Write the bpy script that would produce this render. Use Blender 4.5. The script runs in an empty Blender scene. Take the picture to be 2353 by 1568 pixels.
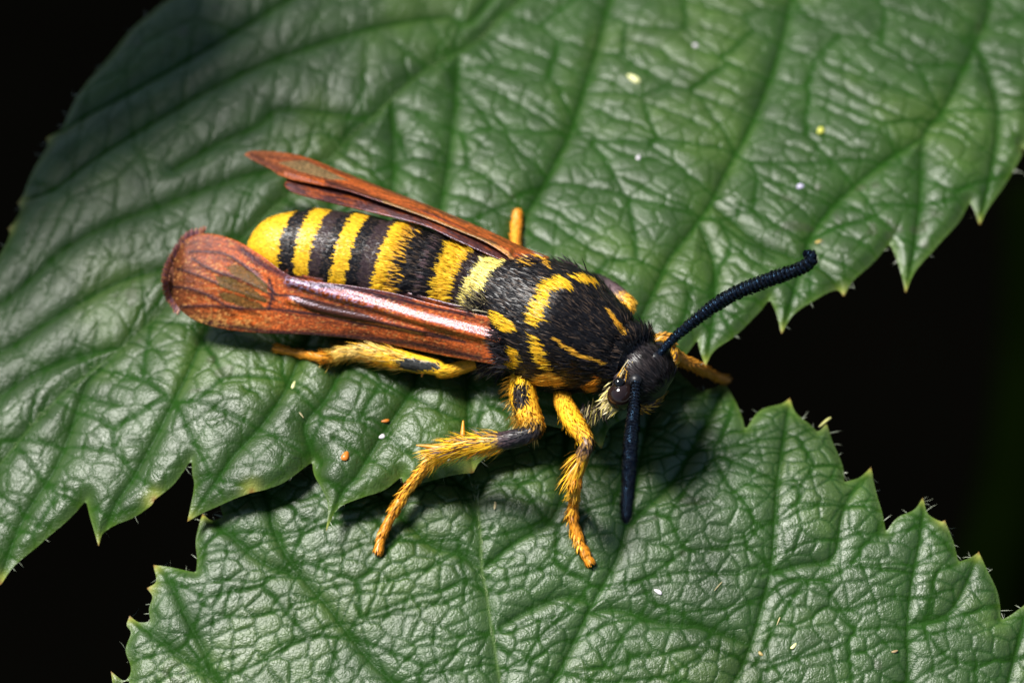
import bpy, math
import numpy as np
from mathutils import Vector, kdtree
rng = np.random.default_rng(7)

# ------------------------------------------------------------------ camera, sky, sun, exposure
# 1 Blender unit = 1 cm (the moth is about 1.7 cm long)
sc = bpy.context.scene
sc.unit_settings.system = 'METRIC'
sc.unit_settings.scale_length = 0.01
ELEV = math.radians(55.0)
DIST = 11.4
LENS, SENS = 100.0, 36.0
TGT = np.array([0.0, 0.0, 0.10])
FWD = np.array([0.0, math.cos(ELEV), -math.sin(ELEV)])
UPV = np.array([0.0, math.sin(ELEV), math.cos(ELEV)])
RGT = np.array([1.0, 0.0, 0.0])
CPOS = TGT - FWD * DIST
PW, PH = 2352.0, 1568.0
KX = SENS / LENS / PW
PX = DIST * KX                      # cm per photo pixel at the moth

camd = bpy.data.cameras.new('camera')
camd.lens = LENS; camd.sensor_width = SENS
camd.clip_start = 0.1; camd.clip_end = 3000
camd.dof.use_dof = True
camd.dof.focus_distance = DIST - 0.33
camd.dof.aperture_fstop = 0.39        # blender units are cm here, so this is a small macro aperture
cam = bpy.data.objects.new('camera', camd)
sc.collection.objects.link(cam)
cam.location = CPOS
cam.rotation_euler = (math.pi / 2 - ELEV, 0, 0)
sc.camera = cam

SUN_EL = math.radians(62)
SUN_AZ = math.radians(-62)           # from +Y, negative = towards -X : light comes from behind left
sdir = np.array([math.cos(SUN_EL) * math.sin(SUN_AZ), math.cos(SUN_EL) * math.cos(SUN_AZ), math.sin(SUN_EL)])
world = bpy.data.worlds.new('World'); sc.world = world
world.use_nodes = True
wn = world.node_tree.nodes; wl = world.node_tree.links
sky = wn.new('ShaderNodeTexSky'); sky.sky_type = 'NISHITA'; sky.sun_disc = False
sky.sun_elevation = SUN_EL; sky.sun_rotation = SUN_AZ
bg = wn['Background']; bg.inputs['Strength'].default_value = 0.05
wl.new(sky.outputs['Color'], bg.inputs['Color'])
sund = bpy.data.lights.new('sun', 'SUN'); sund.energy = 4.2; sund.angle = math.radians(18)
sund.color = (1.0, 0.97, 0.92)
suno = bpy.data.objects.new('sun', sund); sc.collection.objects.link(suno)
suno.rotation_euler = Vector(-sdir).to_track_quat('-Z', 'Y').to_euler()
suno.location = sdir * 30
sc.view_settings.view_transform = 'Standard'
sc.view_settings.look = 'None'
sc.view_settings.gamma = 1.0
sc.view_settings.use_curve_mapping = False
sc.view_settings.exposure = 0.80
sc.render.engine = 'CYCLES'
sc.cycles.use_denoising = True
sc.cycles.max_bounces = 8
sc.cycles.transparent_max_bounces = 12

# ------------------------------------------------------------------ helpers: pixels to places
def ray(px, py):
    return FWD + RGT * (px - PW / 2) * KX + UPV * (PH / 2 - py) * KX

def at(px, py, z):
    """point at height z seen in the direction of photo pixel px, py"""
    d = ray(px, py)
    t = (z - CPOS[2]) / d[2]
    return CPOS + d * t

def proj(P):
    P = np.asarray(P, float) - CPOS
    zc = P @ FWD
    return np.stack([PW / 2 + (P @ RGT) / zc / KX, PH / 2 - (P @ UPV) / zc / KX], -1)

def on(h, px, py, dz=0.0):
    z = 0.0
    for _ in range(25):
        p = at(px, py, z + dz)
        z = 0.5 * z + 0.5 * float(h(p[0], p[1]))
    return at(px, py, z + dz)

def crspline(pts, n=6, closed=False, corners=()):
    pts = [np.asarray(p, float) for p in pts]
    N = len(pts); out = []
    rngi = range(N if closed else N - 1)
    for i in rngi:
        p1 = pts[i]; p2 = pts[(i + 1) % N]
        p0 = pts[(i - 1) % N] if (closed or i > 0) else p1
        p3 = pts[(i + 2) % N] if (closed or i < N - 2) else p2
        m1 = (p2 - p0) * 0.5; m2 = (p3 - p1) * 0.5
        if i in corners: m1 = (p2 - p1)
        if (i + 1) % N in corners: m2 = (p2 - p1)
        for k in range(n):
            t = k / n
            out.append((2*t**3-3*t**2+1)*p1 + (t**3-2*t**2+t)*m1 + (-2*t**3+3*t**2)*p2 + (t**3-t**2)*m2)
    if not closed: out.append(pts[-1])
    return np.array(out)

def resample(P, step):
    P = np.asarray(P, float)
    d = np.r_[0, np.cumsum(np.linalg.norm(np.diff(P, axis=0), axis=1))]
    n = max(2, int(d[-1] / step) + 1)
    s = np.linspace(0, d[-1], n)
    return np.stack([np.interp(s, d, P[:, k]) for k in range(P.shape[1])], 1)

def inpoly(x, y, poly):
    x = np.asarray(x); y = np.asarray(y)
    c = np.zeros(x.shape, bool)
    P = np.asarray(poly, float); Q = np.roll(P, -1, 0)
    for (x1, y1), (x2, y2) in zip(P, Q):
        if y1 == y2: continue
        m = ((y1 > y) != (y2 > y)) & (x < (x2 - x1) * (y - y1) / (y2 - y1) + x1)
        c ^= m
    return c

def hash2(ix, iy, k):
    h = (ix.astype(np.int64) * 374761393 + iy.astype(np.int64) * 668265263 + k * 974634777) & 0x7fffffff
    h = ((h ^ (h >> 13)) * 1274126177) & 0x7fffffff
    h = (h ^ (h >> 16)) & 0x7fffffff
    h = (h * 48271) & 0x7fffffff
    return (h % 100003) / 100003.0

def vnoise(x, y, k=0):
    ix = np.floor(x); iy = np.floor(y); fx = x - ix; fy = y - iy
    fx = fx*fx*(3-2*fx); fy = fy*fy*(3-2*fy)
    a = hash2(ix, iy, k); b = hash2(ix+1, iy, k); c = hash2(ix, iy+1, k); d = hash2(ix+1, iy+1, k)
    return (a*(1-fx)+b*fx)*(1-fy) + (c*(1-fx)+d*fx)*fy

def fbm(x, y, k=0, o=4):
    s = 0; a = 0.5; t = 0
    for i in range(o):
        s = s + a * vnoise(x * 2**i, y * 2**i, k + i); t += a; a *= 0.5
    return s / t

def worley(x, y, k=0, jit=0.85):
    """F1, exact distance to nearest cell edge, cell id"""
    ix = np.floor(x); iy = np.floor(y)
    best = np.full(x.shape, 1e9); bx = np.zeros(x.shape); by = np.zeros(x.shape); bid = np.zeros(x.shape)
    pts = []
    for dx in (-1, 0, 1):
        for dy in (-1, 0, 1):
            jx = ix + dx; jy = iy + dy
            qx = jx + 0.5 + jit * (hash2(jx, jy, k) - 0.5)
            qy = jy + 0.5 + jit * (hash2(jx, jy, k + 50) - 0.5)
            d = (qx - x)**2 + (qy - y)**2
            m = d < best
            best = np.where(m, d, best); bx = np.where(m, qx, bx); by = np.where(m, qy, by)
            bid = np.where(m, hash2(jx, jy, k + 99), bid)
            pts.append((qx, qy))
    e = np.full(x.shape, 1e9)
    for qx, qy in pts:
        vx = qx - bx; vy = qy - by
        L = np.sqrt(vx*vx + vy*vy)
        ok = L > 1e-6
        dd = ((0.5*(qx+bx) - x) * vx + (0.5*(qy+by) - y) * vy) / np.where(ok, L, 1)
        e = np.where(ok, np.minimum(e, dd), e)
    return np.sqrt(best), np.maximum(e, 0), bid

def sstep(a, b, x):
    t = np.clip((x - a) / (b - a), 0, 1)
    return t * t * (3 - 2 * t)

# ------------------------------------------------------------------ helpers: meshes and materials
def mesh_np(name, V, F, col=None, smooth=True, F3=None, gloss=None):
    V = np.ascontiguousarray(V, np.float32)
    me = bpy.data.meshes.new(name)
    loops = []; starts = []; off = 0
    F = np.zeros((0, 4), int) if F is None else np.asarray(F, int)
    F3 = np.zeros((0, 3), int) if F3 is None else np.asarray(F3, int)
    nl = F.size + F3.size
    me.vertices.add(len(V)); me.vertices.foreach_set('co', V.ravel())
    me.loops.add(nl)
    me.loops.foreach_set('vertex_index', np.r_[F.ravel(), F3.ravel()].astype(np.int32))
    me.polygons.add(len(F) + len(F3))
    st = np.r_[np.arange(len(F)) * 4, F.size + np.arange(len(F3)) * 3].astype(np.int32)
    me.polygons.foreach_set('loop_start', st)
    me.polygons.foreach_set('use_smooth', np.full(len(F) + len(F3), smooth))
    me.update(calc_edges=True); me.validate()
    if col is not None:
        col = np.asarray(col, np.float32)
        if col.shape[1] == 3: col = np.c_[col, np.ones(len(col), np.float32)]
        a = me.attributes.new('col', 'FLOAT_COLOR', 'POINT')
        a.data.foreach_set('color', np.ascontiguousarray(col, np.float32).ravel())
    if gloss is not None:
        a = me.attributes.new('gloss', 'FLOAT', 'POINT')
        a.data.foreach_set('value', np.ascontiguousarray(gloss, np.float32))
    return me

def link(name, me, material=None, parent=None, kind=None):
    o = bpy.data.objects.new(name, me)
    sc.collection.objects.link(o)
    if material is not None: me.materials.append(material)
    if parent is not None: o.parent = parent
    if kind: o['kind'] = kind
    return o

def thing(name, label, cat, loc=(0, 0, 0), group=None):
    o = bpy.data.objects.new(name, None); sc.collection.objects.link(o)
    o.empty_display_size = 0.1
    o.location = loc
    o['label'] = label; o['category'] = cat
    if group: o['group'] = group
    return o

def tag(o, label, cat, group=None):
    o['label'] = label; o['category'] = cat
    if group: o['group'] = group

def rel(V, root):
    return V - np.array(root.location)[None, :]

def sock(b, *names):
    for n in names:
        if n in b.inputs: return b.inputs[n]

def colmat(name, rough=0.5, spec=0.5, var=0.25, vscale=40.0, bump=0.0, bscale=60.0, bdist=0.01,
           spectint=None, alpha=False, sheen=0.0, coat=0.0, film=0.0, trans=0.0, roughvar=0.0, crackle=0, dull=False, gloss=False):
    m = bpy.data.materials.new(name); m.use_nodes = True
    N = m.node_tree.nodes; L = m.node_tree.links
    b = N['Principled BSDF']
    at_ = N.new('ShaderNodeAttribute'); at_.attribute_name = 'col'
    tc = N.new('ShaderNodeTexCoord')
    nz = N.new('ShaderNodeTexNoise'); nz.inputs['Scale'].default_value = vscale; nz.inputs['Detail'].default_value = 5
    L.new(tc.outputs['Object'], nz.inputs['Vector'])
    mr = N.new('ShaderNodeMapRange')
    mr.inputs['From Min'].default_value = 0.25; mr.inputs['From Max'].default_value = 0.75
    mr.inputs['To Min'].default_value = 1 - var; mr.inputs['To Max'].default_value = 1 + var
    L.new(nz.outputs['Fac'], mr.inputs['Value'])
    mx = N.new('ShaderNodeVectorMath'); mx.operation = 'SCALE'
    L.new(at_.outputs['Color'], mx.inputs[0]); L.new(mr.outputs['Result'], mx.inputs['Scale'])
    L.new(mx.outputs['Vector'], b.inputs['Base Color'])
    b.inputs['Roughness'].default_value = rough
    if roughvar:
        n2 = N.new('ShaderNodeTexNoise'); n2.inputs['Scale'].default_value = 5; n2.inputs['Detail'].default_value = 4
        L.new(tc.outputs['Object'], n2.inputs['Vector'])
        m2 = N.new('ShaderNodeMapRange')
        m2.inputs['From Min'].default_value = 0.3; m2.inputs['From Max'].default_value = 0.7
        m2.inputs['To Min'].default_value = rough - roughvar; m2.inputs['To Max'].default_value = rough + roughvar
        L.new(n2.outputs['Fac'], m2.inputs['Value']); L.new(m2.outputs['Result'], b.inputs['Roughness'])
    sock(b, 'Specular IOR Level', 'Specular').default_value = spec
    if dull:                             # sunk veins are less glossy than the blade: mask in the alpha channel
        ms_ = N.new('ShaderNodeMath'); ms_.operation = 'MULTIPLY'; ms_.inputs[1].default_value = spec
        L.new(at_.outputs['Alpha'], ms_.inputs[0]); L.new(ms_.outputs[0], sock(b, 'Specular IOR Level'))
    if gloss:
        ag = N.new('ShaderNodeAttribute'); ag.attribute_name = 'gloss'
        mg = N.new('ShaderNodeMath'); mg.operation = 'MULTIPLY'; mg.inputs[1].default_value = spec
        L.new(ag.outputs['Fac'], mg.inputs[0]); L.new(mg.outputs[0], sock(b, 'Specular IOR Level'))
    if spectint: sock(b, 'Specular Tint').default_value = (*spectint, 1)
    if alpha: L.new(at_.outputs['Alpha'], b.inputs['Alpha'])
    if sheen: sock(b, 'Sheen Weight').default_value = sheen
    if coat:
        sock(b, 'Coat Weight').default_value = coat; sock(b, 'Coat Roughness').default_value = 0.15
    if film and 'Thin Film Thickness' in b.inputs:
        b.inputs['Thin Film Thickness'].default_value = film; b.inputs['Thin Film IOR'].default_value = 1.45
    if bump:
        n3 = N.new('ShaderNodeTexNoise'); n3.inputs['Scale'].default_value = bscale; n3.inputs['Detail'].default_value = 3
        L.new(tc.outputs['Object'], n3.inputs['Vector'])
        bp = N.new('ShaderNodeBump'); bp.inputs['Strength'].default_value = bump; bp.inputs['Distance'].default_value = bdist
        L.new(n3.outputs['Fac'], bp.inputs['Height']); L.new(bp.outputs['Normal'], b.inputs['Normal'])
        if crackle:                      # finest vein net, too small to mesh
            wp = N.new('ShaderNodeTexNoise'); wp.inputs['Scale'].default_value = 14
            L.new(tc.outputs['Object'], wp.inputs['Vector'])
            ad = N.new('ShaderNodeVectorMath'); ad.operation = 'MULTIPLY_ADD'
            ad.inputs[1].default_value = (0.04, 0.04, 0.0)
            L.new(wp.outputs['Color'], ad.inputs[0])
            fl = N.new('ShaderNodeVectorMath'); fl.operation = 'MULTIPLY'; fl.inputs[1].default_value = (1, 1, 0.2)
            L.new(tc.outputs['Object'], fl.inputs[0]); L.new(fl.outputs['Vector'], ad.inputs[2])
            vo = N.new('ShaderNodeTexVoronoi'); vo.feature = 'DISTANCE_TO_EDGE'; vo.inputs['Scale'].default_value = crackle
            L.new(ad.outputs['Vector'], vo.inputs['Vector'])
            rm = N.new('ShaderNodeMapRange'); rm.interpolation_type = 'SMOOTHSTEP'; rm.inputs['From Max'].default_value = 0.16
            L.new(vo.outputs['Distance'], rm.inputs['Value'])
            b2 = N.new('ShaderNodeBump'); b2.inputs['Strength'].default_value = 0.16; b2.inputs['Distance'].default_value = 0.006
            L.new(rm.outputs['Result'], b2.inputs['Height']); L.new(b2.outputs['Normal'], bp.inputs['Normal'])
    if trans:
        t = N.new('ShaderNodeBsdfTranslucent'); ms = N.new('ShaderNodeMixShader'); ms.inputs['Fac'].default_value = trans
        L.new(mx.outputs['Vector'], t.inputs['Color'])
        out = N['Material Output']
        L.new(b.outputs['BSDF'], ms.inputs[1]); L.new(t.outputs['BSDF'], ms.inputs[2])
        L.new(ms.outputs['Shader'], out.inputs['Surface'])
    return m

M = {}
M['leaf'] = colmat('leaf_green', rough=0.42, spec=0.58, var=0.2, vscale=7, bump=0.4, bscale=110, bdist=0.005, trans=0.06, roughvar=0.05, crackle=42, dull=True)
M['leaf_b'] = colmat('leaf_green_lower', rough=0.44, spec=0.75, var=0.2, vscale=7, bump=0.5, bscale=120, bdist=0.005, trans=0.06, roughvar=0.05, crackle=48, dull=True)  # green of the lower leaf, stronger specular and a finer vein net
M['leafhair'] = colmat('leaf_hair', rough=0.3, spec=0.5, var=0.1)
M['body'] = colmat('moth_cuticle', rough=0.42, spec=0.5, var=0.3, vscale=60, bump=0.3, bscale=120, bdist=0.004)
M['fur'] = colmat('moth_fur', rough=0.36, spec=0.34, var=0.25, vscale=60)
M['wing'] = colmat('wing_membrane', rough=0.28, spec=0.55, var=0.5, vscale=95, bump=0.4, bscale=130, bdist=0.005, alpha=True, spectint=(0.92, 0.82, 1.0), gloss=True)
M['antenna'] = colmat('antenna_scales', rough=0.27, spec=0.6, var=0.35, vscale=90, spectint=(0.22, 0.55, 1.0), coat=0.0, bump=0.5, bscale=90, bdist=0.006)
M['eye'] = colmat('eye_glossy', rough=0.08, spec=0.6, var=0.2, vscale=30)
M['stem'] = colmat('stem_green', rough=0.9, spec=0.0, var=0.3, vscale=0.8)
M['speck'] = colmat('loose_scale', rough=0.35, spec=0.5, var=0.2, vscale=40)

def solid(name, rough, c1, c2, scale):
    m = bpy.data.materials.new(name); m.use_nodes = True
    N = m.node_tree.nodes; L = m.node_tree.links; b = N['Principled BSDF']
    nz = N.new('ShaderNodeTexNoise'); nz.inputs['Scale'].default_value = scale; nz.inputs['Detail'].default_value = 6
    cr = N.new('ShaderNodeValToRGB')
    cr.color_ramp.elements[0].color = (*c1, 1); cr.color_ramp.elements[1].color = (*c2, 1)
    tc = N.new('ShaderNodeTexCoord'); L.new(tc.outputs['Object'], nz.inputs['Vector'])
    L.new(nz.outputs['Fac'], cr.inputs['Fac']); L.new(cr.outputs['Color'], b.inputs['Base Color'])
    b.inputs['Roughness'].default_value = rough
    sock(b, 'Specular IOR Level').default_value = 0.0
    return m

def blades(name, root, dirs, nrm, length, width, col, parent, mat='fur', curl=0.25, tipcol=None, kind='stuff', origin=None):
    """many tapered hairs or scales as one mesh"""
    root = np.asarray(root, float); n = len(root)
    dirs = dirs / np.linalg.norm(dirs, axis=1, keepdims=True)
    side = np.cross(nrm, dirs); side /= (np.linalg.norm(side, axis=1, keepdims=True) + 1e-9)
    up = np.cross(dirs, side)
    L = np.broadcast_to(np.asarray(length, float), (n,))[:, None]
    W = np.broadcast_to(np.asarray(width, float), (n,))[:, None] * 0.5
    C = np.broadcast_to(np.asarray(curl, float), (n,))[:, None]
    mid = root + dirs * L * 0.5 + up * L * C * 0.25
    tip = root + dirs * L - up * L * C * 0.15
    V = np.stack([root - side * W * 0.8, root + side * W * 0.8, mid + side * W, mid - side * W, tip], 1).reshape(-1, 3)
    if origin is not None: V = V - np.array(origin)[None]
    b = np.arange(n) * 5
    F = np.stack([b, b + 1, b + 2, b + 3], 1); F3 = np.stack([b + 3, b + 2, b + 4], 1)
    col = np.asarray(col, float)
    if col.ndim == 1: col = np.tile(col, (n, 1))
    tc = col if tipcol is None else np.asarray(tipcol, float)
    if tc.ndim == 1: tc = np.tile(tc, (n, 1))
    CC = np.stack([col, col, 0.5 * (col + tc), 0.5 * (col + tc), tc], 1).reshape(-1, 3)
    me = mesh_np(name, V, F, CC, True, F3)
    return link(name, me, M[mat], parent, kind)

def frames(P, uph=np.array([0, 0, 1.0])):
    T = np.gradient(P, axis=0); T /= np.linalg.norm(T, axis=1, keepdims=True) + 1e-12
    S = np.cross(np.broadcast_to(uph, T.shape), T)
    bad = np.linalg.norm(S, axis=1) < 1e-3
    S[bad] = [1, 0, 0]
    S /= np.linalg.norm(S, axis=1, keepdims=True)
    U = np.cross(T, S)
    return T, S, U

def sweep(P, R, n=24, flat=1.0, uph=np.array([0, 0, 1.0]), caps=True):
    """tube through P with radii R (ellipse: side R, up R*flat). returns V, F, N, (row, col)"""
    T, S, U = frames(P, uph)
    a = np.arange(n) / n * 2 * math.pi
    flat = np.broadcast_to(np.asarray(flat, float), (len(P),))
    ring = (np.cos(a)[None, :, None] * S[:, None, :] * R[:, None, None] +
            np.sin(a)[None, :, None] * U[:, None, :] * (R * flat)[:, None, None])
    V = P[:, None, :] + ring
    N = np.cos(a)[None, :, None] * S[:, None, :] + np.sin(a)[None, :, None] * U[:, None, :]
    m = len(P)
    i = np.arange(m - 1)[:, None]; j = np.arange(n)[None, :]
    F = np.stack([i * n + j, i * n + (j + 1) % n, (i + 1) * n + (j + 1) % n, (i + 1) * n + j], -1).reshape(-1, 4)
    V = V.reshape(-1, 3); N = N.reshape(-1, 3)
    F3 = None
    if caps:
        V = np.vstack([V, P[0], P[-1]]); N = np.vstack([N, -T[0], T[-1]])
        c0 = m * n; c1 = c0 + 1
        jj = np.arange(n)
        F3 = np.vstack([np.stack([np.full(n, c0), (jj + 1) % n, jj], 1),
                        np.stack([np.full(n, c1), (m - 1) * n + jj, (m - 1) * n + (jj + 1) % n], 1)])
    return V, F, N, T, F3

# ------------------------------------------------------------------ ground far below
gm = solid('unlit_soil', 0.95, (0.0004, 0.0004, 0.0003), (0.0014, 0.0013, 0.0009), 0.15)  # near-black soil colour stands in for ground the light does not reach
g = 60
gx = np.linspace(-900, 900, g)
GX, GY = np.meshgrid(gx, gx)
GZ = -45 + 3.5 * (fbm(GX / 40 + 50, GY / 40 + 50, 3) - 0.5)
Vg = np.stack([GX, GY, GZ], -1).reshape(-1, 3)
ii = (np.arange(g - 1)[:, None] * g + np.arange(g - 1)[None]).ravel()
Fg = np.stack([ii, ii + 1, ii + g + 1, ii + g], 1)
link('ground', mesh_np('ground', Vg, Fg), gm, None, 'structure')

# ------------------------------------------------------------------ leaves
def hA(x, y):
    """large shape of the upper leaf"""
    x = np.asarray(x, float); y = np.asarray(y, float)
    fold = -0.735 * (x + 0.01) + 0.68 * (y - 1.61)         # distance beyond the midrib on the far half, which folds up
    z = -0.10 * np.maximum(0, -x - 0.35)**2 + 0.20 * np.maximum(0, fold - 0.05)
    z = z - 0.035 * np.maximum(0, y - 0.6)**2
    z = z - 0.05 * np.maximum(0, x - 0.9)**2 * 0.5
    z = z - 0.16 * np.maximum(0, -y - 0.18)
    return z

def hB(x, y):
    x = np.asarray(x, float); y = np.asarray(y, float)
    z = -0.205 + 0.27 * np.minimum(y + 0.6, 0) - 0.05 * np.maximum(0, np.abs(x - 0.3) - 0.5)**2
    z = z - 0.07 * np.maximum(0, y + 0.45)
    return z

def px_outline(items):
    """items: (x, y) or (x, y, 1) where 1 marks a corner (tooth tip or notch), 2 a tip"""
    pts = [(a[0], a[1]) for a in items]
    cor = {i for i, a in enumerate(items) if len(a) > 2}
    tips = [i for i, a in enumerate(items) if len(a) > 2 and a[2] == 2]
    return pts, cor, tips

A_out = [
 (0,1337,2),(40,1290),(100,1240),(150,1200),(198,1148,1),(205,1180),(216,1218),(225,1248,2),(240,1212),(300,1187),(345,1163),(355,1150,2),
 (400,1112),(441,1057,1),(442,1090),(445,1115),(428,1187,2),(470,1164),(530,1147),(578,1131,2),(615,1122),(660,1100),(716,1048,1),(722,1085),(752,1150),
 (748,1212,2),(775,1162),(830,1140),(880,1122),(921,1090,1),(935,1112),(990,1100),(1050,1085),(1086,1076,2),(1105,1050),(1150,1030),(1210,1010),(1250,975,1),
 (1290,985),(1340,985),(1382,1022,2),(1400,975),(1440,950),(1470,915,1),(1490,895),(1530,852),(1565,822),(1603,772,1),(1608,795),(1622,828,2),
 (1640,797),(1690,765),(1740,715),(1768,680,1),(1785,712),(1797,752,2),(1822,715),(1880,682),(1925,655),(1940,668,2),(1960,638),(2005,598),(2045,553,1),
 (2062,592),(2083,658,2),(2105,612),(2150,567),(2200,512),(2228,463,1),(2240,482),(2252,509,2),(2268,478),(2305,428),(2345,362),(2345,335,1),(2372,350,2),(2400,290),
 (2440,200),(2455,120,1),(2490,140,2),(2530,20),(2545,-100,1),(2585,-90,2),(2590,-250),(2540,-430),(2400,-600),(2200,-690),(2000,-650),
 (1850,-700),(1600,-720),(1350,-650),(1100,-520),(900,-400,2),(890,-380,1),(700,-260,2),(690,-240,1),(520,-110,2),(512,-95,1),(420,-30),(330,42),(262,110),(180,212),(140,285,1),(103,308,2),(108,332),
 (75,392),(52,445,1),(38,458,2),(46,475),(30,508,1),(18,522,2),(22,540),(0,585),(-40,640,1),(-75,665,2),(-110,760),(-150,860,1),(-185,885,2),(-230,1000),(-260,1120,1),(-290,1140,2),
 (-330,1290),(-370,1430),(-420,1620,2),(-340,1590),(-260,1530),(-190,1490,2),(-170,1450,1),(-90,1400),]
A_mid = [(1960,-640),(1800,-500),(1500,-250),(1300,-85),(1170,25),(1103,90),(1053,125),(993,155),(922,210),(852,276),(802,321),(752,371),(640,470),(540,565),(450,648),(370,722),(279,801),(214,851),(150,900),(85,965),(0,1070),(-150,1250),(-300,1440),(-410,1610)]
A_sec = [
 [(1500,-250),(1440,-130),(1402,0),(1371,115),(1336,226),(1311,301),(1276,377),(1236,452),(1211,492),(1160,580),(1110,680),(1080,800),(1075,950),(1085,1070)],
 [(1800,-500),(1830,-250),(1830,-90),(1816,0),(1798,90),(1768,186),(1723,296),(1678,377),(1632,467),(1602,512),(1562,567),(1532,607),(1487,703),(1440,800),(1400,900),(1382,1015)],
 [(1900,-600),(2150,-350),(2260,-150),(2275,0),(2240,105),(2195,201),(2160,266),(2120,321),(2114,452),(2099,577),(2083,653)],
 [(2120,321),(2014,387),(1924,462),(1863,542),(1835,630),(1812,710),(1797,748)],
 [(1602,512),(1640,610),(1640,720),(1622,822)],
 [(1632,467),(1750,560),(1880,610),(1940,664)],
 [(2240,105),(2290,260),(2275,400),(2252,505)],
 [(2000,-650),(2300,-450),(2450,-150),(2440,60),(2400,220),(2372,345)],
 [(1260,-50),(1180,-60),(1083,48),(1028,38),(927,50),(802,80),(652,130),(501,195),(351,281),(226,361),(120,440),(40,456)],
 [(1500,-250),(1300,-250),(1100,-230),(900,-150),(700,-20),(500,100),(300,210),(105,308)],
 [(1700,-410),(1400,-480),(1150,-440),(900,-395)],
 [(752,371),(722,376),(627,391),(526,416),(401,461),(251,521),(150,577),(75,642),(-10,702),(-75,664)],
 [(852,276),(790,262),(720,255),(640,252),(590,290),(500,330),(400,390)],
 [(470,630),(391,620),(300,640),(200,690),(100,750),(0,810),(-185,884)],
 [(279,801),(200,815),(100,850),(0,910),(-120,1010),(-290,1139)],
 [(540,565),(500,690),(464,786),(439,851),(389,950),(309,1095),(269,1155),(226,1244)],
 [(279,801),(230,850),(199,886),(165,985),(125,1085),(60,1185),(25,1260),(2,1332)],
 [(752,371),(760,520),(735,700),(683,836),(648,911),(598,985),(538,1050),(494,1110),(430,1184)],
 [(1053,125),(1040,300),(1010,500),(980,700),(955,860),(947,896),(877,1000),(818,1095),(788,1125),(749,1208)],
 [(0,1070),(-40,1200),(-120,1350),(-190,1488)],
 [(900,225),(905,400),(880,560),(820,760),(760,900),(700,980),(735,1060)],
]
B_out = [
 (1090,640,2),(1190,690),(1300,720),(1400,735),(1460,730,2),(1480,780),(1540,830),(1590,880),(1608,893,1),(1640,884),(1664,868,2),(1684,905),(1703,950),(1712,986,1),(1745,940),(1795,922),(1815,907,2),
 (1829,945),(1862,975),(1878,992,1),(1890,980),(1897,966,2),(1912,1010),(1935,1060),(1941,1100,1),(1975,1086),(2003,1062,2),(2011,1110),(2027,1170),(2036,1216,1),(2060,1186),
 (2100,1166),(2122,1132,2),(2133,1172),(2160,1190),(2172,1188,2),(2190,1240),(2201,1292,1),(2230,1278),(2250,1261,2),(2265,1302),(2292,1360),(2301,1421,1),(2325,1408),(2370,1370,2),
 (2400,1440),(2420,1520),(2425,1570,1),(2480,1545,2),(2500,1650),(2520,1780,1),(2560,1770,2),(2540,1950),(2430,2150),(2200,2300),(1900,2380),(1500,2370),(1200,2280,1),(900,2340),(600,2290),(350,2150),
 (200,1980),(180,1850,1),(140,1830,2),(200,1740),(235,1640,1),(190,1610,2),(270,1600),(300,1562,1),(280,1558),(254,1538,2),(262,1572),(292,1555),(300,1530),(288,1490),(300,1450),(290,1430),(296,1406,2),(318,1422),(345,1424,1),(342,1395),(350,1370),
 (337,1349,2),(358,1332),(351,1291,2),(400,1300),(450,1311,1),(452,1280),(449,1240),(456,1200),(464,1171,2),(485,1185),(512,1182,1),(505,1150),(515,1110),(545,1070,2),(580,1040),(620,960),(670,900,2),(720,870),(790,790),(850,740,2),(920,720),(1000,680)]
B_mid = [(1200,2280),(1185,2000),(1165,1700),(1147,1563),(1127,1434),(1117,1359),(1107,1309),(1102,1210),(1092,1135),(1077,1080),(1070,900),(1090,650)]
B_sec = [
 [(1165,1700),(1010,1640),(887,1554),(818,1479),(758,1399),(698,1329),(643,1250),(613,1155),(580,1050)],
 [(1185,1980),(900,1900),(640,1730),(498,1564),(479,1514),(429,1419),(384,1324),(352,1294)],
 [(1190,2120),(800,2120),(450,1950),(300,1760),(200,1615)],
 [(1102,1300),(1047,1270),(997,1255),(947,1210),(850,1110),(790,1030),(720,900)],
 [(498,1564),(440,1520),(370,1470),(300,1412)],
 [(698,1329),(600,1290),(530,1230),(466,1174)],
 [(1092,1135),(1020,1080),(960,980),(900,850)],
 [(1155,1640),(1210,1620),(1271,1568),(1361,1388),(1412,1293),(1437,1213),(1462,1087),(1480,1000),(1500,900),(1470,760)],
 [(1175,1850),(1450,1760),(1600,1670),(1683,1568),(1723,1479),(1753,1378),(1773,1288),(1781,1168),(1788,1087),(1803,987),(1815,910)],
 [(1190,2050),(1600,1980),(1900,1850),(2040,1700),(2082,1568),(2084,1439),(2094,1338),(2109,1263),(2120,1188),(2122,1136)],
 [(1195,2180),(1750,2180),(2100,2020),(2260,1780),(2315,1568),(2350,1430),(2368,1375)],
 [(1437,1213),(1540,1110),(1600,1010),(1640,940),(1664,872)],
 [(1753,1318),(1840,1295),(1913,1278),(1933,1187),(1958,1127),(2002,1066)],
 [(2084,1439),(2170,1415),(2215,1350),(2249,1266)],
 [(1107,1309),(1190,1240),(1270,1190),(1300,1080),(1290,950)],
 [(1361,1388),(1300,1370),(1220,1400),(1150,1440)],
 [(1723,1479),(1620,1440),(1520,1430),(1420,1400),(1350,1410)],
]

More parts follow.
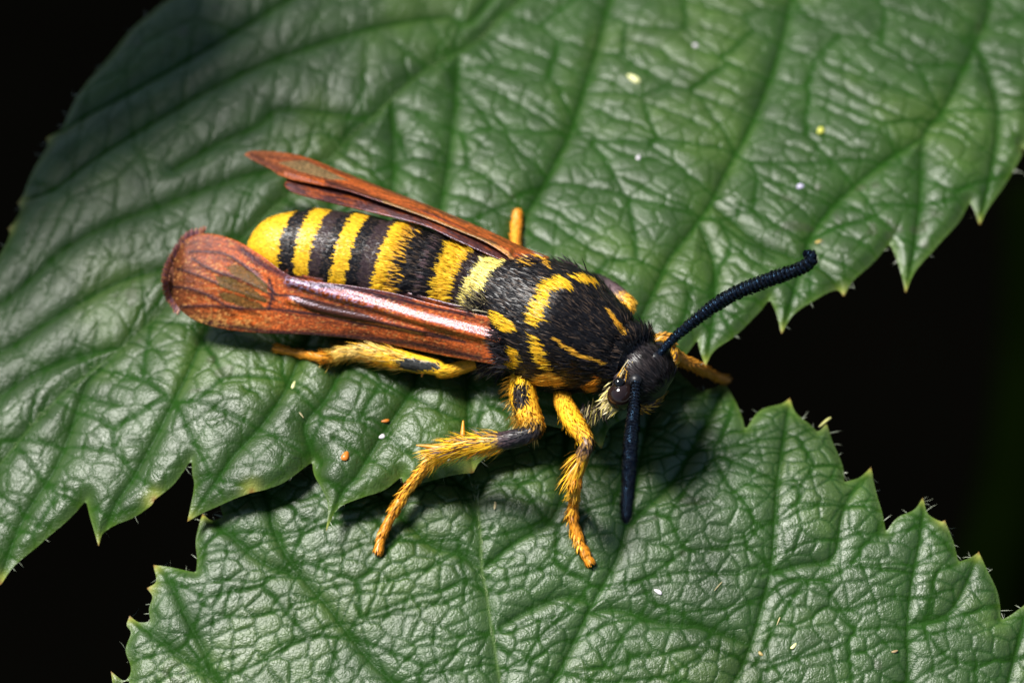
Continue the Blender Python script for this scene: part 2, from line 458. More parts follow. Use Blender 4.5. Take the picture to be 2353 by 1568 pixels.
def make_leaf(mat, name, label, outl, mid, sec, h, step, ang_r, ang_l, P, base_col):
    pts, cor, tips = px_outline(outl)
    W3 = [on(h, *p) for p in pts]
    XY = np.array([w[:2] for w in W3])
    oc = crspline(XY, 7, True, cor)
    tipxy = XY[tips]
    # veins, in leaf plane
    def vein(pl):
        q = np.array([on(h, *p)[:2] for p in pl]); return resample(crspline(q, 6), 0.012)
    vm = vein(mid); vs = [vein(s) for s in sec]
    x0, y0 = oc.min(0) - 2 * step; x1, y1 = oc.max(0) + 2 * step
    nx = int((x1 - x0) / step) + 2; ny = int((y1 - y0) / step) + 2
    gx = x0 + np.arange(nx) * step; gy = y0 + np.arange(ny) * step
    ins = np.zeros((ny, nx), bool)
    a = oc; b = np.roll(oc, -1, 0)
    for j in range(ny):
        y = gy[j]
        m = (a[:, 1] > y) != (b[:, 1] > y)
        xs = np.sort(a[m, 0] + (y - a[m, 1]) / (b[m, 1] - a[m, 1]) * (b[m, 0] - a[m, 0]))
        for k in range(0, len(xs) - 1, 2):
            i0 = int(np.ceil((xs[k] - x0) / step)); i1 = int(np.floor((xs[k + 1] - x0) / step))
            if i1 >= i0: ins[j, i0:i1 + 1] = True
    cells = ins[:-1, :-1] | ins[1:, :-1] | ins[:-1, 1:] | ins[1:, 1:]
    use = np.zeros_like(ins)
    use[:-1, :-1] |= cells; use[1:, :-1] |= cells; use[:-1, 1:] |= cells; use[1:, 1:] |= cells
    idx = np.full(ins.shape, -1); idx[use] = np.arange(use.sum())
    jj, ii_ = np.nonzero(use)
    X = gx[ii_].copy(); Y = gy[jj].copy(); inside = ins[use]
    cj, ci = np.nonzero(cells)
    F = np.stack([idx[cj, ci], idx[cj, ci + 1], idx[cj + 1, ci + 1], idx[cj + 1, ci]], 1)
    od = resample(np.vstack([oc, oc[:1]]), 0.004)
    def tree(Q):
        t = kdtree.KDTree(len(Q))
        for i, q in enumerate(Q): t.insert((q[0], q[1], 0), i)
        t.balance(); return t
    to = tree(od)
    for k in np.nonzero(~inside)[0]:
        _, i, d = to.find((X[k], Y[k], 0)); X[k], Y[k] = od[i]
    bidx = np.nonzero(~inside)[0]
    for t_ in tipxy:
        k = bidx[np.argmin((X[bidx] - t_[0])**2 + (Y[bidx] - t_[1])**2)]
        X[k], Y[k] = t_
    def dist(t):
        return np.array([t.find((x, y, 0))[2] for x, y in zip(X.tolist(), Y.tolist())])
    tv = np.vstack(vs)
    dm = dist(tree(vm)); ds = dist(tree(tv)); de = dist(to)
    tt = tree(tipxy); dt = dist(tt)
    de[~inside] = 0
    # side of the midrib
    q0, q1 = vm[0], vm[-1]
    tm = kdtree.KDTree(len(vm))
    T = np.gradient(vm, axis=0)
    for i, q in enumerate(vm): tm.insert((q[0], q[1], 0), i)
    tm.balance()
    ix = np.array([tm.find((x, y, 0))[1] for x, y in zip(X.tolist(), Y.tolist())])
    sgn = np.sign((X - vm[ix, 0]) * T[ix, 1] - (Y - vm[ix, 1]) * T[ix, 0])
    # tertiary net: cells drawn out across the strips between side veins
    wx = X + 0.05 * (fbm(X * 4, Y * 4, 11) - 0.5) ; wy = Y + 0.05 * (fbm(X * 4, Y * 4, 21) - 0.5)
    e2 = np.zeros(len(X)); e3 = np.zeros(len(X)); id3 = np.zeros(len(X)); e4 = np.zeros(len(X))
    for s, ang in ((1, ang_r), (-1, ang_l)):
        m = (sgn == s) | ((sgn == 0) & (s == 1))
        c, s_ = math.cos(ang), math.sin(ang)
        u = wx[m] * c + wy[m] * s_; v = -wx[m] * s_ + wy[m] * c
        lw = v / P['tw'] + 0.9 * (fbm(wx[m] * 2.2 + 5, wy[m] * 2.2, 101 + s, 3) - 0.5) + 0.35 * (fbm(wx[m] * 9, wy[m] * 9, 111 + s, 3) - 0.5)
        dl = np.abs((lw + 100.5) % 1.0 - 0.5) * P['tw']
        brk = sstep(0.30, 0.45, fbm(wx[m] * 3.3 + 40, wy[m] * 3.3, 121 + s, 2))      # some cross veins fade out
        _, e, _ = worley(u / P['tl'] + 100, v / (P['tw'] * 1.6) + 100, 5 + s, 0.9)
        e2[m] = np.minimum(dl + 0.05 * (1 - brk), e * P['tw'] * 1.3)
        _, e, cid = worley(u / P['ql'] + 100, v / P['qw'] + 100, 9 + s, 0.9)
        e3[m] = e * P['qw']; id3[m] = cid
        _, e, _ = worley(u / P['rl'] + 100, v / P['rl'] + 100, 15 + s, 0.9)
        e4[m] = e * P['rl']
    dv = np.minimum(ds, dm)
    calm = np.where(sgn > 0, 1 - (1 - P['far']) * sstep(0.0, 0.25, dm), 1.0)        # the far half of the large leaf is smoother
    soft = (1 - np.exp(-dv / 0.03)) * calm
    marg = sstep(0.0, 0.05, de)
    Z = h(X, Y)
    Z = Z + P['a1'] * (1 - np.exp(-(dv / P['w1'])))                       # blade arched between sunk veins
    Z = Z + P['a2'] * soft * marg * (0.8 * (1 - np.exp(-e2 / 0.010)) + P['b2'] * (1 - np.exp(-(e2 / 0.045)**2)))               # pillows between cross veins
    Z = Z + P['a3'] * soft * marg * (1 - np.exp(-(e3 / P['g3'])**1.3)) * (0.6 + 0.8 * id3)
    Z = Z + P['a4'] * soft * marg * (1 - np.exp(-e4 / 0.006))
    Z = Z + 0.0035 * np.exp(-(dm / 0.012)**2) * 1.5                          # fine raised cord inside the midrib groove
    Z = Z + 0.05 * (fbm(X * 1.6 + 9, Y * 1.6, 33, 3) - 0.5)
    Z = Z - P['curl'] * np.exp(-de / 0.05) * (0.4 + 1.2 * fbm(X * 5, Y * 5, 41, 2))
    # colour of the blade itself
    bc = np.array(base_col)
    n1 = fbm(X * 1.3 + 3, Y * 1.3, 51, 4); n2 = fbm(X * 9, Y * 9, 61, 3)
    col = bc[None] * (0.75 + 0.5 * n1 + 0.25 * (n2 - 0.5))[:, None]
    yel = sstep(0.45, 0.75, fbm(X * 2.4 + 20, Y * 2.4, 71, 4))[:, None] * 0.55
    col = col * (1 - yel) + np.array([0.065, 0.12, 0.014])[None] * yel
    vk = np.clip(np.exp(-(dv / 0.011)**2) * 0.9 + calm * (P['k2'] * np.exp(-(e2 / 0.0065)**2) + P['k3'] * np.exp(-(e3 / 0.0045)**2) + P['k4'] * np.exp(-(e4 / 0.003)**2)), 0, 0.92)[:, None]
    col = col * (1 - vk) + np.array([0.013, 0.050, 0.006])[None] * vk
    ck = (np.exp(-(dm / 0.006)**2) * P['mid'])[:, None]
    col = col * (1 - ck) + np.array([0.16, 0.24, 0.08])[None] * ck
    rk = (np.exp(-de / 0.012) * 0.5)[:, None]
    col = col * (1 - rk) + np.array([0.12, 0.20, 0.03])[None] * rk
    tk = (np.exp(-(dt / 0.036)**2))[:, None]
    col = col * (1 - tk) + np.array([0.30, 0.33, 0.07])[None] * tk
    tk = (np.exp(-(dt / 0.014)**2) * 0.9)[:, None]
    col = col * (1 - tk) + np.array([0.22, 0.10, 0.03])[None] * tk
    sp = (sstep(0.73, 0.80, fbm(X * 14 + 7, Y * 14, 81, 2)) * sstep(0.6, 0.75, fbm(X * 1.5 + 70, Y * 1.5, 91, 2)) * 0.25)[:, None]
    col = col * (1 - sp) + np.array([0.05, 0.03, 0.03])[None] * sp
    ZG = h(*np.meshgrid(gx, gy)) + P['a1'] * 0.6
    ZG[use] = Z
    def surf(x, y):
        """height of the finished leaf surface"""
        fx = np.clip((np.asarray(x, float) - x0) / step, 0, nx - 1.001); fy = np.clip((np.asarray(y, float) - y0) / step, 0, ny - 1.001)
        i = fx.astype(int); j = fy.astype(int); a_ = fx - i; b_ = fy - j
        return (ZG[j, i] * (1 - a_) + ZG[j, i + 1] * a_) * (1 - b_) + (ZG[j + 1, i] * (1 - a_) + ZG[j + 1, i + 1] * a_) * b_
    base = on(h, *mid[0])
    root = thing(name, label, 'leaf', tuple(base))
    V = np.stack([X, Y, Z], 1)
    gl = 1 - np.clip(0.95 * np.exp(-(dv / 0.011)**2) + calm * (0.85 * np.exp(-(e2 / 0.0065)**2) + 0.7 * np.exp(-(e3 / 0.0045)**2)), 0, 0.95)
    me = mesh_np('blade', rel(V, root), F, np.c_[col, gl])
    link('blade', me, M[mat], root)
    # fine hairs standing out from the margin
    n = P['hairs']
    k = rng.integers(0, len(od) - 2, n)
    tan = od[k + 1] - od[k]; tan /= np.linalg.norm(tan, axis=1, keepdims=True) + 1e-9
    area = 0.5 * np.sum(oc[:, 0] * np.roll(oc[:, 1], -1) - np.roll(oc[:, 0], -1) * oc[:, 1])
    out = np.stack([tan[:, 1], -tan[:, 0]], 1) * np.sign(area)
    D = np.c_[out + 0.8 * rng.normal(size=(n, 2)) * 0.5, rng.normal(size=n) * 0.5]
    R = np.c_[od[k], surf(od[k, 0], od[k, 1])]
    L = 0.02 + 0.035 * rng.random(n)**2
    nr = np.tile(-FWD, (n, 1)) + 0.5 * rng.normal(size=(n, 3))
    blades('margin_hairs', R, D, nr, L, 0.0017, np.array([0.38, 0.42, 0.30]), root, 'leafhair', 0.3, origin=root.location)
    # short pale hairs along midrib
    NV = 160
    k = rng.integers(0, len(vm) - 1, NV)
    zz = surf(vm[k, 0], vm[k, 1]) + 0.002
    D = np.c_[T[k] / (np.linalg.norm(T[k], axis=1, keepdims=True)) * (1 if name == 'x' else 1) + 0.4 * rng.normal(size=(NV, 2)), 0.3 + 0.3 * rng.random(NV)]
    blades('vein_hairs', np.c_[vm[k] + 0.006 * rng.normal(size=(NV, 2)), zz], D, np.tile([0, 0, 1.0], (NV, 1)), 0.025, 0.002,
           np.array([0.2, 0.26, 0.12]), root, 'leafhair', 0.3, origin=root.location)
    # leaf stalk beyond the blade's base
    dvec = vm[0] - vm[6]; dvec /= np.linalg.norm(dvec)
    s = np.linspace(0, 1, 24)
    PP = np.stack([vm[0, 0] + dvec[0] * (s * 3.0 - 0.05), vm[0, 1] + dvec[1] * (s * 3.0 - 0.05), base[2] - 0.03 - 1.3 * s**2], 1)
    VV, FF, _, _, F3 = sweep(PP, 0.055 + 0.03 * s, 12)
    link('stalk', mesh_np('stalk', rel(VV, root), FF, np.tile([0.06, 0.11, 0.025], (len(VV), 1)), True, F3), M['stem'], root)
    return root, surf

PA = dict(tl=0.42, tw=0.14, ql=0.100, qw=0.078, rl=0.032, a1=0.030, w1=0.05, a2=0.0090, b2=0.55, a3=0.0034, a4=0.0012, curl=0.035, hairs=130, k2=0.8, k3=0.5, k4=0.2, far=0.5, mid=0.25, g3=0.007)
PB = dict(tl=0.36, tw=0.145, ql=0.082, qw=0.070, rl=0.029, a1=0.020, w1=0.035, a2=0.0075, b2=0.25, a3=0.0052, a4=0.0017, curl=0.025, hairs=190, k2=0.9, k3=0.85, k4=0.35, far=1.0, mid=0.5, g3=0.0065)
leafA, SA = make_leaf('leaf', 'bramble_leaf', 'large serrated green leaf under the black and yellow moth', A_out, A_mid, A_sec, hA, 0.0060,
                  math.radians(75), math.radians(-33), PA, (0.026, 0.062, 0.008))
leafB, SB = make_leaf('leaf_b', 'bramble_leaf', 'finely wrinkled green leaf tucked below the leaf that carries the moth', B_out, B_mid, B_sec, hB, 0.0056,
                  math.radians(14), math.radians(14), PB, (0.038, 0.082, 0.016))

# unseen leaf added above left, only to shade the large leaf's far corner
shade = thing('bramble_leaf', 'green leaflet held above the large leaf, shading its far corner', 'leaf', (0, 0, 0))
for ch in leafB.children:
    if ch.name.split('.')[0] in ('blade', 'stalk'):
        c = ch.copy(); sc.collection.objects.link(c); c.parent = shade
cen = np.mean([np.array(v[:]) for v in leafB.children[0].bound_box], axis=0)
SH_ROT = math.radians(150); SH_SC = 0.85
shade.rotation_euler = (0, 0, SH_ROT); shade.scale = (SH_SC,) * 3
gp = np.array([-2.5, 1.66, 0.0]) + sdir / sdir[2] * 3.0
off = SH_SC * np.array([cen[0] * math.cos(SH_ROT) - cen[1] * math.sin(SH_ROT), cen[0] * math.sin(SH_ROT) + cen[1] * math.cos(SH_ROT), cen[2]])
shade.location = gp - off

# ------------------------------------------------------------------ the moth
moth = thing('clearwing_moth', 'black and yellow wasp-like moth with folded rusty wings sitting on the leaf', 'moth',
             tuple(on(hA, 1050, 720)))
MO = moth.location
YEL = np.array([0.85, 0.50, 0.022]); DYE = np.array([0.80, 0.41, 0.035]); PAL = np.array([0.80, 0.66, 0.16])
BLK = np.array([0.010, 0.009, 0.010]); BRN = np.array([0.045, 0.028, 0.030]); ORG = np.array([0.70, 0.27, 0.018])
CRM = np.array([0.72, 0.60, 0.30]); RUS = np.array([0.36, 0.074, 0.012])
# body axis: photo x, y, height, radius in photo px
ax = np.array([
 (570,572,.150,3),(578,572,.155,26),(594,571,.162,48),(622,570,.172,70),(660,572,.185,86),(705,577,.200,96),(760,586,.212,103),(805,596,.220,106),(860,608,.226,108),(905,619,.230,109),
 (950,630,.234,108),(1000,642,.238,105),(1040,651,.242,101),(1080,661,.248,98),(1112,673,.255,98),(1145,688,.262,106),(1185,707,.268,122),(1225,727,.274,133),(1270,748,.279,138),
 (1310,766,.282,138),(1345,782,.284,124),(1380,797,.284,106),(1405,808,.282,93),(1425,817,.280,79),(1440,822,.279,78),(1452,832,.276,68),(1464,842,.275,65),(1478,854,.272,70),
 (1494,868,.268,68),(1508,880,.262,58),(1520,890,.256,46),(1527,896,.252,26),(1530,898,.250,4)], float)
axs = crspline(np.c_[ax, np.arange(len(ax))], 14)
Pb = np.array([at(a[0], a[1], a[2]) for a in axs]); Rb = np.maximum(axs[:, 3] * PX, 0.004)
SX = axs[:, 0]
# overlapping rings of the abdomen
edges = [569, 700, 787, 882, 990, 1074, 1136]
seg = np.zeros(len(SX))
for a, b in zip(edges[:-1], edges[1:]):
    m = (SX >= a) & (SX < b)
    seg[m] = 0.014 * (1 - (SX[m] - a) / (b - a)) * sstep(575, 620, SX[m])
Rb = Rb + seg
NB = 112
Vb, Fb, Nb, Tb, F3b = sweep(Pb, Rb, NB, np.where(SX < 1140, 0.92, 1.0) * np.where(SX > 1445, 0.85, 1.0))

D2 = lambda L: [(1003.3 + .2933 * x, 501.7 + .2933 * y) for x, y in L]
marks = [(D2(p), c) for p, c in [
 ([(830,470),(950,430),(1050,500),(1080,540),(980,560),(880,570),(860,680),(830,790),(780,850),(700,830),(660,790),(700,700),(760,600),(800,520)], YEL),
 ([(1000,440),(1130,420),(1220,450),(1290,520),(1200,515),(1100,495)], YEL),
 ([(1290,650),(1360,715),(1430,800),(1485,910),(1450,930),(1395,850),(1335,740),(1300,700)], DYE),
 ([(870,890),(960,950),(1040,1010),(1120,1050),(1230,1085),(1330,1125),(1310,1160),(1200,1120),(1080,1085),(1000,1030),(900,950)], DYE),
 ([(715,890),(790,920),(830,1010),(875,1180),(800,1195),(750,1090),(715,1000)], YEL),
 ([(790,1215),(860,1185),(950,1225),(1010,1310),(900,1320),(780,1310),(690,1310)], DYE),
 ([(1110,1320),(1270,1215),(1262,1360),(1180,1370)], ORG * 1.15),
 ([(405,710),(500,735),(630,845),(650,875),(560,890),(480,890),(420,800)], YEL),
 ([(505,1010),(580,995),(645,1050),(635,1150),(570,1185),(500,1110)], YEL),
 ([(770,290),(860,270),(870,330),(880,400),(820,370)], DYE),
]]
bands = [(0,649,YEL),(649,684,BLK),(684,717,YEL),(717,745,BRN),(745,768,BLK),(768,800,YEL),(800,828,BLK),(828,861,BRN),(861,890,YEL),(890,922,None),(922,958,BLK),(958,963,BRN * 2.4),(963,990,BLK),
         (990,1046,YEL * np.array([.95,.95,1])),(1046,1074,BRN * 0.6),(1074,1110,PAL),(1110,5000,BLK)]
def body_col(P, N, sx, ring, jit):
    """colour pattern of the body: rings on the abdomen, drawn marks on the thorax"""
    q = proj(P)
    c = np.tile(BLK, (len(P), 1))
    s = sx + jit * 5 - 0.27 * np.interp(sx, ax[:, 0], ax[:, 3]) * (sx < 1145)
    for a, b, k in bands:
        m = (s >= a) & (s < b)
        if k is None:
            pick = rng.random(len(P)) < (1 - (s - a) / (b - a)) * 0.8
            c[m & pick] = DYE; c[m & ~pick] = BLK
        else: c[m] = k
    view = (N @ (-FWD)) > -0.1
    th = (sx > 1132) & view
    jx = q[:, 0] + jit * 6; jy = q[:, 1] + jit * 3
    for poly, k in marks:
        m = th.copy()
        for ox, oy in ((0, 0), (3, 0), (-3, 0), (0, 2), (0, -2)):
            m &= inpoly(jx + ox, jy + oy, poly)
        c[m] = k
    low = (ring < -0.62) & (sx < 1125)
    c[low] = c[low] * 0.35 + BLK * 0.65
    return c
rows = len(Pb)
sxv = np.r_[np.repeat(SX, NB), SX[0], SX[-1]]
angv = np.r_[np.tile(np.sin(np.arange(NB) / NB * 2 * math.pi), rows), 0, 0]
jv = np.r_[(fbm(np.repeat(np.arange(rows), NB) * 0.0 + 3, np.tile(np.arange(NB), rows) * 0.9, 5, 3) - 0.5) * 1.6, 0, 0]
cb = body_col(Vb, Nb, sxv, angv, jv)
body = link('body', mesh_np('body', rel(Vb, moth), Fb, cb, True, F3b), M['body'], moth)

# fur lying backwards over the body
def body_fur(n, s0, s1, Lr, Wr, lift, name, parent, curl=0.3, spread=0.25, pdn=-0.75, nz_=0.25):
    rowsel = np.nonzero((SX >= s0) & (SX <= s1))[0]
    w = Rb[rowsel] * np.gradient(np.cumsum(np.r_[0, np.linalg.norm(np.diff(Pb, axis=0), axis=1)]))[rowsel]
    r = rng.choice(rowsel, n, p=w / w.sum())
    rf = np.clip(r + rng.random(n) - 0.5, 0, rows - 1.001)
    r0 = rf.astype(int); f = rf - r0
    a = rng.random(n) * 2 * math.pi
    keep = np.sin(a) > pdn
    r0, f, a, rf = r0[keep], f[keep], a[keep], rf[keep]; n = len(a)
    T, S, U = frames(Pb)
    lerp = lambda Q: Q[r0] * (1 - f)[:, None] + Q[r0 + 1] * f[:, None]
    C = lerp(Pb); Rr = Rb[r0] * (1 - f) + Rb[r0 + 1] * f
    Nn = np.cos(a)[:, None] * lerp(S) + np.sin(a)[:, None] * lerp(U)
    flat = np.where(SX[r0] < 1130, 0.92, 1.0) * np.where(SX[r0] > 1445, 0.85, 1.0)
    R = C + np.cos(a)[:, None] * lerp(S) * Rr[:, None] + np.sin(a)[:, None] * lerp(U) * (Rr * flat)[:, None]
    sx = SX[r0] * (1 - f) + SX[r0 + 1] * f
    j = (fbm(np.full(n, 3.0), a / (2 * math.pi) * NB * 0.9, 5, 3) - 0.5) * 1.6 + 0.35 * rng.normal(size=n)
    L = Lr[0] + (Lr[1] - Lr[0]) * rng.random(n)
    slope = np.gradient(Rb) / (np.linalg.norm(np.gradient(Pb, axis=0), axis=1) + 1e-9)
    tang = -(lerp(T) + Nn * slope[r0][:, None])
    tang /= np.linalg.norm(tang, axis=1, keepdims=True)
    D = tang + Nn * (lift * (0.5 + rng.random(n)))[:, None] + spread * rng.normal(size=(n, 3))
    Dn = D / np.linalg.norm(D, axis=1, keepdims=True)
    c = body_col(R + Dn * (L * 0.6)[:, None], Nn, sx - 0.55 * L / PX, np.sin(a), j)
    dark = c.max(1) < 0.1
    c = c * (0.85 + 0.3 * rng.random(n))[:, None]
    hl = dark & (rng.random(n) < 0.16) & (sx < 1450)
    hd = dark & (sx > 1450)
    c[hd] = np.array([0.014, 0.011, 0.011])[None] * (0.4 + 3.5 * rng.random(hd.sum())**2)[:, None]  # paler hairs mixed in to stand for the head's streaky sheen
    c[hl] = np.array([0.075, 0.05, 0.035])
    return blades(name, R, D, Nn + nz_ * rng.normal(size=(n, 3)), L, Wr * (0.7 + 0.6 * rng.random(n)), c, parent, 'fur', curl, origin=MO)
body_fur(44000, 573, 935, (0.013, 0.024), 0.0050, 0.06, 'scales', body, 0.12, 0.10, nz_=0.12)
body_fur(13000, 918, 1140, (0.026, 0.055), 0.0042, 0.16, 'fur', body, 0.25, 0.13)
body_fur(25000, 1128, 1432, (0.034, 0.062), 0.0038, 0.07, 'fur', body, 0.25, 0.12, nz_=0.2)
body_fur(3500, 1415, 1458, (0.035, 0.06), 0.0042, 0.30, 'fur', body, 0.3, 0.2)
body_fur(3800, 1456, 1524, (0.030, 0.050), 0.0048, 0.08, 'fur', body, 0.2, 0.07, nz_=0.14)

def tuft(name, p0, p1, z0, z1, dpx, dz, n, Lr, w, cols, parent, spread=0.25, jitter=0.012, lift=0.0):
    """hairs rooted along a line between two photo points, combed in the direction of a photo vector"""
    s = rng.random(n)
    A = at(*p0, z0); B = at(*p1, z1)
    R = A[None] + (B - A)[None] * s[:, None] + jitter * rng.normal(size=(n, 3))
    d = RGT * dpx[0] - UPV * dpx[1]; d = d / np.linalg.norm(d) + np.array([0, 0, dz])
    D = d[None] + spread * rng.normal(size=(n, 3))
    cols = np.asarray(cols); c = cols[rng.integers(0, len(cols), n)] * (0.75 + 0.5 * rng.random(n))[:, None]
    nr = np.tile(-FWD, (n, 1)) + 0.4 * rng.normal(size=(n, 3))
    return blades(name, R, D, nr, Lr[0] + (Lr[1] - Lr[0]) * rng.random(n), w, c, parent, 'fur', 0.2, origin=MO)

# collar hairs, cheeks and under-body tufts
tuft('fur', (1468,800), (1420,872), .36, .335, (-10,24), 0.0, 170, (.035,.06), .0045, [DYE, CRM * .8, BRN], body, 0.18, 0.008)
tuft('fur', (1410,888), (1412,930), .28, .22, (-22,18), 0.0, 120, (.04,.065), .006, [CRM, CRM * 1.1, PAL], body, 0.25)
tuft('fur', (1395,925), (1350,935), .16, .14, (-8,26), -0.1, 120, (.05,.08), .005, [BRN, CRM * .7, PAL * .6], body, 0.3)
tuft('fur', (1170,838), (1110,835), .14, .12, (-26,12), -0.1, 160, (.05,.09), .0045, [BLK, BRN, CRM * .4], body, 0.35)

# eyes
def ball(name, c, r, sc3, col, parent, matk='eye', n=28):
    u = np.linspace(0, math.pi, n)[1:-1]; v = np.arange(n * 2) / (n * 2) * 2 * math.pi
    V = np.array([[math.sin(a) * math.cos(b), math.sin(a) * math.sin(b), math.cos(a)] for a in u for b in v])
    m = len(v)
    i = np.arange(len(u) - 1)[:, None]; j = np.arange(m)[None]
    F = np.stack([i*m+j, (i+1)*m+j, (i+1)*m+(j+1)%m, i*m+(j+1)%m], -1).reshape(-1, 4)
    V = np.vstack([V, [0, 0, 1], [0, 0, -1]])
    jj = np.arange(m)
    F3 = np.vstack([np.stack([np.full(m, len(V)-2), jj, (jj+1) % m], 1), np.stack([np.full(m, len(V)-1), (len(u)-1)*m+(jj+1) % m, (len(u)-1)*m+jj], 1)])
    V = V * r * np.array(sc3)[None] + np.array(c)[None]
    return link(name, mesh_np(name, rel(V, moth), F, np.tile(col, (len(V), 1)), True, F3), M[matk], parent)
ball('eye', at(1426,910,.295), .054, (1, 1, 1.1), np.array([.016,.009,.008]), moth)
ball('eye', at(1512,812,.262), .048, (1, 1, 1.1), np.array([.016,.009,.008]), moth)
ball('simple_eye', at(1422,880,.345), .023, (1, 1, 1), np.array([.006,.006,.006]), moth)
ball('simple_eye', at(1490,800,.315), .020, (1, 1, 1), np.array([.006,.006,.006]), moth)

def limb(name, pts, colf, parent, mat='body', n=16, sub=10, ringmod=0.0, ringn=0, flat=1.0, tars=99):
    """pts rows: x, y, z, radius px"""
    a = crspline(np.c_[np.array(pts, float), np.arange(len(pts))], sub)
    P = np.array([at(q[0], q[1], q[2]) for q in a])
    s = np.r_[0, np.cumsum(np.linalg.norm(np.diff(P, axis=0), axis=1))]; s /= s[-1]
    if ringn:
        k = ringn * 8
        P = np.stack([np.interp(np.linspace(0, 1, k), s, P[:, i]) for i in range(3)], 1)
        R = np.interp(np.linspace(0, 1, k), s, a[:, 3]) * PX * 0.88; idx = np.interp(np.linspace(0, 1, k), s, a[:, 4]); s = np.linspace(0, 1, k)
        ph = (s * ringn) % 1.0
        R = R * (1 + ringmod * (np.where(ph < 0.75, ph / 0.75, (1 - ph) / 0.25) - 0.5))
    else:
        idx = a[:, 4]
        R = a[:, 3] * PX * np.where(idx >= tars, 1 + 0.34 * ((idx % 1.0) - 0.55), 1.0)      # foot joints flare towards their ends
    V, F, N, T, F3 = sweep(P, R, n, flat)
    m = len(P)
    ringa = np.r_[np.tile(np.arange(n) / n * 2 * math.pi, m), 0, 0]
    ss = np.r_[np.repeat(idx, n), idx[0], idx[-1]]
    col = colf(ss, ringa, V)
    o = link(name, mesh_np(name, rel(V, moth), F, col, True, F3), M[mat], parent)
    return o, P, R, idx

# antennae
ac = lambda s, a, V: np.tile([0.005, 0.005, 0.006], (len(s), 1))
def antenna(pts):
    o, P, R, idx = limb('antenna', pts, ac, moth, 'antenna', 20, 10, 0.36, 44)
    T, S, U = frames(P)
    n = 2800
    r = rng.integers(0, len(P), n); a = rng.random(n) * 2 * math.pi
    Nn = np.cos(a)[:, None] * S[r] + np.sin(a)[:, None] * U[r]
    D = T[r] + 0.28 * Nn + 0.15 * rng.normal(size=(n, 3))
    blades('scales', P[r] + Nn * R[r][:, None] * 0.98, D, Nn, 0.011, 0.009, np.array([0.005, 0.006, 0.009]), o, 'antenna', 0.1, origin=MO)
antenna([(1506,822,.36,7),(1530,795,.38,9.5),(1560,766,.41,11.5),(1600,733,.45,13.5),(1645,699,.50,16),(1690,673,.55,16),(1740,652,.60,16.5),(1790,634,.65,16),(1830,620,.69,15),(1850,610,.72,15),(1861,601,.735,15),(1864,592,.745,14.5),(1858,585,.752,13),(1852,583,.755,8),(1849,583,.756,2)])
antenna([(1462,868,.35,8),(1460,890,.355,11),(1457,930,.36,13),(1452,980,.38,16),(1448,1030,.41,16.5),(1445,1080,.44,16),(1443,1120,.47,15),(1440,1155,.49,14),(1439,1180,.50,12),(1438,1192,.505,7),(1438,1196,.507,2)])
ball('antenna_base', at(1504,824,.355), .026, (1, 1, 1), np.array([.010,.010,.012]), moth, 'body', 16)
ball('antenna_base', at(1460,874,.345), .028, (1, 1, 1), np.array([.010,.010,.012]), moth, 'body', 16)

# feelers of the mouth
def scaly(o, P, R, idx, n, Lr, w, colf, lift=0.35, spread=0.2, sel=None, name='fur', side=None):
    T, S, U = frames(P)
    r = rng.integers(0, len(P), n)
    if sel is not None: r = r[(idx[r] >= sel[0]) & (idx[r] <= sel[1])]
    n = len(r); a = rng.random(n) * 2 * math.pi
    Nn = np.cos(a)[:, None] * S[r] + np.sin(a)[:, None] * U[r]
    if side is not None:
        sd = RGT * side[0] - UPV * side[1]; sd = sd / np.linalg.norm(sd)
        k = (Nn @ sd) > -0.2
        r, a, Nn = r[k], a[k], Nn[k]; n = len(r)
    D = T[r] + lift * Nn * (0.4 + rng.random(n))[:, None] + spread * rng.normal(size=(n, 3))
    if side is not None: D = D + 0.3 * sd[None]
    R0 = P[r] + Nn * R[r][:, None] * 0.97
    c = colf(idx[r], a, R0) * (0.72 + 0.56 * rng.random(n))[:, None]
    return blades(name, R0, D, Nn, Lr[0] + (Lr[1] - Lr[0]) * rng.random(n), w, c, o, 'fur', 0.2, origin=MO)
pc = lambda s, a, V: np.where((rng.random(len(s)) < 0.7)[:, None], DYE * .8, BRN)
r_ = limb('palp', [(1455,925,.16,9),(1480,932,.14,13),(1502,915,.15,13),(1513,893,.17,10),(1518,876,.19,4)], pc, moth)
scaly(*r_, 420, (.025,.045), .006, pc)
r_ = limb('palp', [(1520,850,.16,9),(1535,845,.15,12),(1545,830,.16,10),(1548,815,.17,4)], pc, moth)
scaly(*r_, 300, (.02,.035), .006, pc)

# legs -------------------------------------------------------------
def pick(stops):
    """colour by place along the limb, with speckle"""
    xs = np.array([s for s, _ in stops]); cs = np.array([c for _, c in stops])
    def f(s, a, V):
        s = s + 0.15 * rng.normal(size=len(s))
        return np.stack([np.interp(s, xs, cs[:, k]) for k in range(3)], 1)
    return f
lz = lambda h, x, y, r, d=0.0: (x, y, on(h, x, y, r * PX * 0.8 + d)[2], r)

